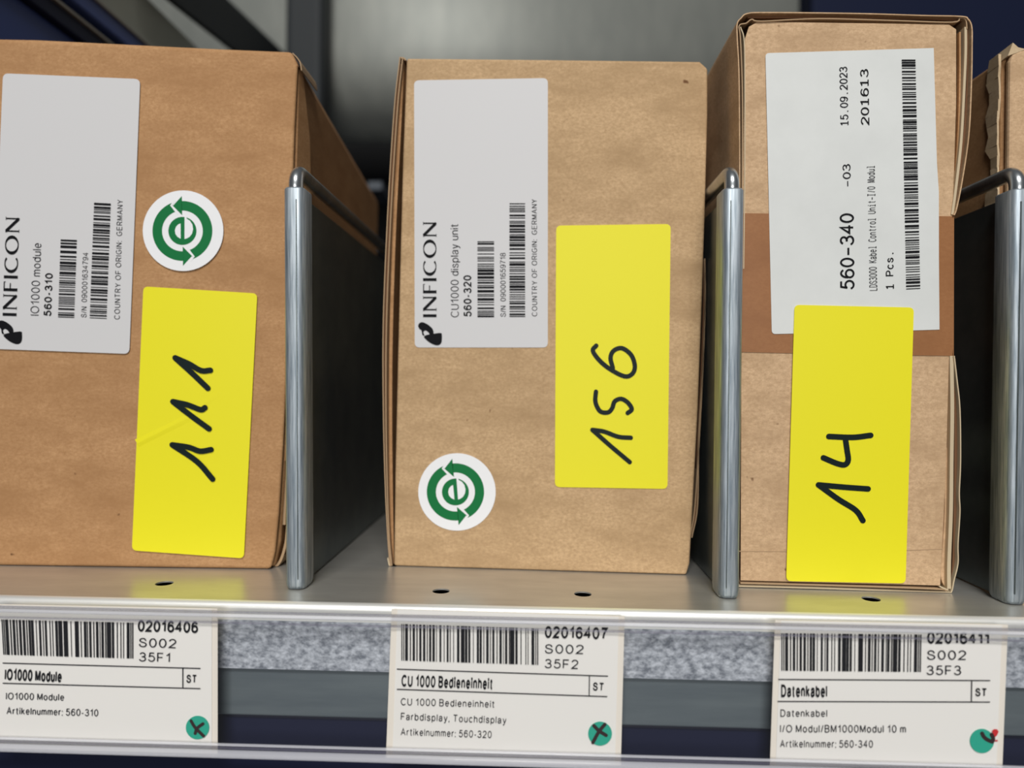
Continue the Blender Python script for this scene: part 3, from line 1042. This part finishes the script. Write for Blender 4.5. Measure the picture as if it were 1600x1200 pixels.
put_strokes(mb, S3, [[C3(548, 656), C3(596, 676), C3(622, 680), C3(634, 664), C3(630, 630), C3(624, 588)], [C3(567, 582), C3(650, 585), C3(712, 578)],
                     [C3(703, 764), C3(620, 758), C3(531, 750)], [C3(531, 750), C3(600, 800), C3(660, 838), C3(685, 874)]], 8.8, 0.0011, PEN)
mb.build('handwritten_number', y3, b3)

# ---- box with the torn edge, behind the divider at the end
S4 = Face((0.18, 0.020), (0.30, 0.018))
b4 = empty('cardboard_box', (0.24, 0.09, 0.0), 'cardboard box with torn pale tape along its corner beside the box numbered 14', 'box', 'cardboard boxes on the steel shelf')
pl = S4(1574, 82, 0)
zt = pl.z
mb = MB()
xl = pl.x
fr4 = [(xl, 0), (xl, zt-0.004), (xl+0.001, zt-0.001), (xl+0.004, zt+0.0005), (xl+0.05, zt), (0.315, zt), (0.315, 0)]
mb.loft([[Vector((x, 0.0185, z)) for x, z in fr4], [Vector((x, 0.0215, z)) for x, z in fr4]], K3)
mb.build('front_panel', b4, b4, 0.001)
mb = MB()
mb.box((xl-0.0006, 0.0222, 0.0), (0.315, 0.17, zt-0.001), K1)
mb.build('body', b4, b4, 0.0012, 3)
mb = MB()
rnd = random.Random(4)
zz = [zt+0.0005-i*(zt-0.03)/40 for i in range(41)]
inn = [0.0222+0.0012*rnd.random() for _ in zz]
wid = [(0.0022 if i in (9, 10, 11, 19, 20) else 0.0048)+0.0018*abs(math.sin(i*.9))+0.0016*rnd.random() for i in range(41)]
for i in range(40):
    a = [(xl-0.0008, inn[i], zz[i]), (xl-0.0008, inn[i+1], zz[i+1]), (xl-0.0008, inn[i+1]+wid[i+1], zz[i+1]), (xl-0.0008, inn[i]+wid[i], zz[i])]
    b = [(xl-0.0014-0.0004*rnd.random(), y, z) for _, y, z in a]
    mb.loft([a, b], TORN)
t4 = mb.build('torn_tape', b4, b4)
t4['label'] = 'torn pale paper strip'
mb = MB()
ov = [(xl-0.0008, 0.0185, zt-0.002), (xl+0.001, 0.0185, zt+0.003), (xl+0.003, 0.0185, zt+0.0012), (xl+0.006, 0.0185, zt+0.0005)]
mb.loft([[Vector(p) for p in ov], [Vector(p)+Vector((0, 0.012, -0.0005)) for p in ov]], TORN)
mb.build('torn_corner', b4, b4)

# ------------------------------------------------------------------ clear label strip on the shelf's edge
RY = -0.0252
rail = empty('label_strip', (0, RY, -0.03), 'clear plastic label strip along the front edge of the steel shelf', 'label holder')


def rz(y, Y=RY):
    return PY(480, y, Y).z


mb = MB()
mb.box((-0.45, RY, rz(1186)), (0.45, RY+0.0004, rz(945)), FILM)
mb.build('front_film', rail, rail)


def ridge(y0, y1, m, dy=0.0012, name='ridge', Y=RY):
    z1, z0 = rz(y0), rz(y1)
    c, r = (z0+z1)/2, abs(z1-z0)/2
    mb = MB()
    pr = [(Y-dy*math.cos(a), c+r*math.sin(a)) for a in [-math.pi/2+math.pi*i/8 for i in range(9)]]
    mb.loft([[(-0.45, y, z) for y, z in pr], [(0.45, y, z) for y, z in pr]], m, smooth=True)
    mb.build(name, rail, rail)


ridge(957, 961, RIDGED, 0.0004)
ridge(961, 967.5, RIDGE, 0.0010)
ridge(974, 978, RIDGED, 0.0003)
ridge(1164.5, 1169, RIDGE, 0.0008)
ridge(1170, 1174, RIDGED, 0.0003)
ridge(1174.5, 1188, RIDGE, 0.0014, 'lower_bead')
mb = MB()
mb.box((-0.45, RY, rz(1188.6)), (0.45, RY+0.0019, rz(1187)), RIDGE)
mb.build('lower_pocket', rail, rail)
mb = MB()
mb.box((-0.45, RY+0.0004, rz(951)), (0.45, LIPY-0.0001, rz(948)), FILM)
mb.build('mounting_tab', rail, rail)


class Flat:
    n = Vector((0, -1, 0))

    def __init__(s, Y):
        s.Y = Y

    def __call__(s, px, py, off=0.0):
        return PY(px, py, s.Y-off)


TS = Flat(RY+0.0012)
DBARS = [(0, 1), (2, 1), (4, 3), (9, 1.2), (12, 2.4), (16, 1.2), (19, 2.3), (23, 2.4), (27, 1), (29.5, 2.2), (33, 2.5), (37, .7), (41, 2), (45, .8), (47.5, 2), (52, .9), (55, .8), (59, 2.6),
         (62.5, 4), (67.5, 2.6), (71, 2.2), (76, .7), (80, 2.4), (83, 2.3), (87, .9), (90, 2.6), (94, .9), (96.5, 2.2), (101, 1), (104, 2.5), (108, .7), (110, 2.4), (114, 1.2), (116, 4.5), (121.5, 2.4), (127, 1), (131, .9), (134, .8), (138, 3), (142, 1), (144, 1.2)]


def ticket(corners, paper, bars, lines, title, code, place, rows, st, label, dot, seed):
    root = empty('shelf_label', TS((corners[0][0]+corners[1][0])/2, corners[2][1], 0), label, 'label', 'white shelf labels in the clear strip')
    pp = sheet(TS, paper, 0.0, 0.00015, CARD, 'paper', root, root)
    sl = sheet(TS, corners, -0.0002, 0.0002, SLEEVE, 'backing_sleeve', root, root)
    mb = MB()
    rnd = random.Random(seed)
    tl, tr, br, bl = bars
    L = lambda p, q, s: (p[0]+(q[0]-p[0])*s, p[1]+(q[1]-p[1])*s)
    for x, w in DBARS:
        w2 = w
        if 30 < x < 135 and rnd.random() < .3:
            x += rnd.choice([-.6, .6])
        s0, s1 = x/145.2, (x+w2)/145.2
        mb.face([TS(*L(tl, tr, s0), .0003), TS(*L(tl, tr, s1), .0003), TS(*L(bl, br, s1), .0003), TS(*L(bl, br, s0), .0003)], INK)
    mb.build('barcode', pp, root)
    mb = MB()
    for a, b in lines:
        for f in ribbon([a, b], 1.6):
            mb.face([TS(p.x, p.y, .0003) for p in f], GREYINK)
    mb.build('ruled_lines', pp, root)
    mb = MB()
    put_text(mb, TS, code[0], code[1], code[2], code[3], .19, .0003, gap=.13)
    for tx, a, b, c in place:
        put_text(mb, TS, tx, a, b, c, .115, .0003, m=GREYINK, gap=.2)
    mb.build('code_text', pp, root)
    mb = MB()
    put_text(mb, TS, 'ST', st[0], st[1], 13, .18, .0003)
    mb.build('unit_text', pp, root)
    mb = MB()
    put_text(mb, TS, title[0], title[1], title[2], title[3], .20, .0003, gap=.16)
    for tx, a, b, c in rows:
        put_text(mb, TS, tx, a, b, c, .12, .0003, m=GREYINK, gap=.2)
    mb.build('printed_text', pp, root)
    c, r, strokes, w, red = dot
    ds = sheet(TS, [(c[0]+r*math.cos(a), c[1]+r*math.sin(a)) for a in [i*math.pi/24 for i in range(48)]], 0.0003, 0.0002, TEAL, 'dot_sticker', pp, root)
    ds['label'] = 'small teal dot sticker'
    mb = MB()
    put_strokes(mb, TS, strokes, w, 0.00036, BROWNPEN)
    if red:
        for poly in red:
            mb.face([TS(p[0], p[1], 0.00033) for p in poly], REDPEN)
    mb.build('pen_mark', ds, root)
    return root


ticket([(-14, 944), (340, 951), (340, 1178), (-16, 1170)], [(-12, 945), (331, 952), (331, 1177), (-14, 1169)],
       [(2, 968), (208, 973), (208, 1029), (5, 1023)],
       [((4, 1036), (313, 1044.5)), ((4, 1067.5), (313, 1076)), ((285.5, 1044), (285.5, 1075.5))],
       ('IO1000 Module', (7, 1063), (95.5, 1066.5), 18.5), ('02016406', (215, 987), (309, 989.5), 18.5),
       [('S002', (216.5, 1011), (275, 1013), 14.5), ('35F1', (217, 1033.5), (266, 1035), 14.5)],
       [('IO1000 Module', (9, 1093), (99.5, 1095), 11), ('Artikelnummer: 560-310', (10, 1116), (153, 1119.5), 11.2)],
       ((291, 1067), (307, 1067.5)), 'white shelf label printed 02016406 under the box numbered 111',
       ((308.5, 1137), 18.2, [[(298.5, 1126.5), (305, 1137), (318, 1150)], [(305, 1146), (308, 1138), (317, 1131)]], 5.0, None), 1)
ticket([(612, 951), (976, 963), (970, 1196), (603, 1184)], [(621, 952), (967, 964), (961, 1194), (613, 1183)],
       [(627, 975), (841, 982), (841, 1039), (627, 1032)],
       [((620, 1045.5), (950, 1056.5)), ((620, 1077), (949, 1088.5)), ((921, 1056), (920.5, 1087.5))],
       ('CU 1000 Bedieneinheit', (627, 1073), (769.5, 1078), 19), ('02016407', (851, 997), (949, 999.5), 19),
       [('S002', (851, 1021), (912, 1022), 14.5), ('35F2', (851, 1044), (903.5, 1045.5), 14.5)],
       [('CU 1000 Bedieneinheit', (626, 1102), (772.5, 1106), 11.4), ('Farbdisplay, Touchdisplay', (626, 1125), (791, 1131), 11.4),
        ('Artikelnummer: 560-320', (626, 1149), (768, 1153.5), 11.4)],
       ((926, 1079), (943.5, 1080)), 'white shelf label printed 02016407 under the box numbered 156',
       ((937.6, 1146.5), 18.6, [[(928, 1134), (936, 1142), (947, 1149)], [(945, 1132), (936, 1143), (926.5, 1160)]], 5.6, None), 2)
ticket([(1211, 969), (1575, 976), (1566, 1204), (1203, 1196)], [(1220, 970), (1566, 977), (1557, 1203), (1212, 1196)],
       [(1221, 989.5), (1440, 991.5), (1439, 1050), (1221, 1048)],
       [((1216, 1061.6), (1547.5, 1063.4)), ((1215, 1096), (1547, 1097)), ((1518.5, 1063), (1518, 1096.5))],
       ('Datenkabel', (1220.6, 1089.5), (1292.5, 1090), 20), ('02016411', (1449, 1006), (1546.5, 1007), 19.5),
       [('S002', (1448.5, 1031), (1510, 1031.2), 15), ('35F3', (1448, 1054.8), (1502, 1055), 15)],
       [('Datenkabel', (1219.6, 1120), (1292.5, 1120.3), 11.5), ('I/O Modul/BM1000Modul 10 m', (1219, 1144.5), (1415.6, 1145), 12),
        ('Artikelnummer: 560-340', (1219, 1168), (1364, 1168.5), 11.8)],
       ((1524, 1088), (1542, 1088.5)), 'white shelf label printed 02016411 under the box numbered 14',
       ((1534.6, 1158), 18.8, [[(1534.6, 1146), (1537.5, 1151.5), (1543, 1156), (1550.5, 1159)], [(1550.5, 1159), (1552, 1154), (1549.5, 1148)]], 6.2,
        [[(1550, 1142.5), (1553, 1139.5), (1558, 1139.5), (1560.5, 1143), (1558, 1149), (1554, 1152.5)],
         [(1554, 1156.4), (1559, 1156), (1559, 1158.6), (1554, 1158.4)]]), 3)
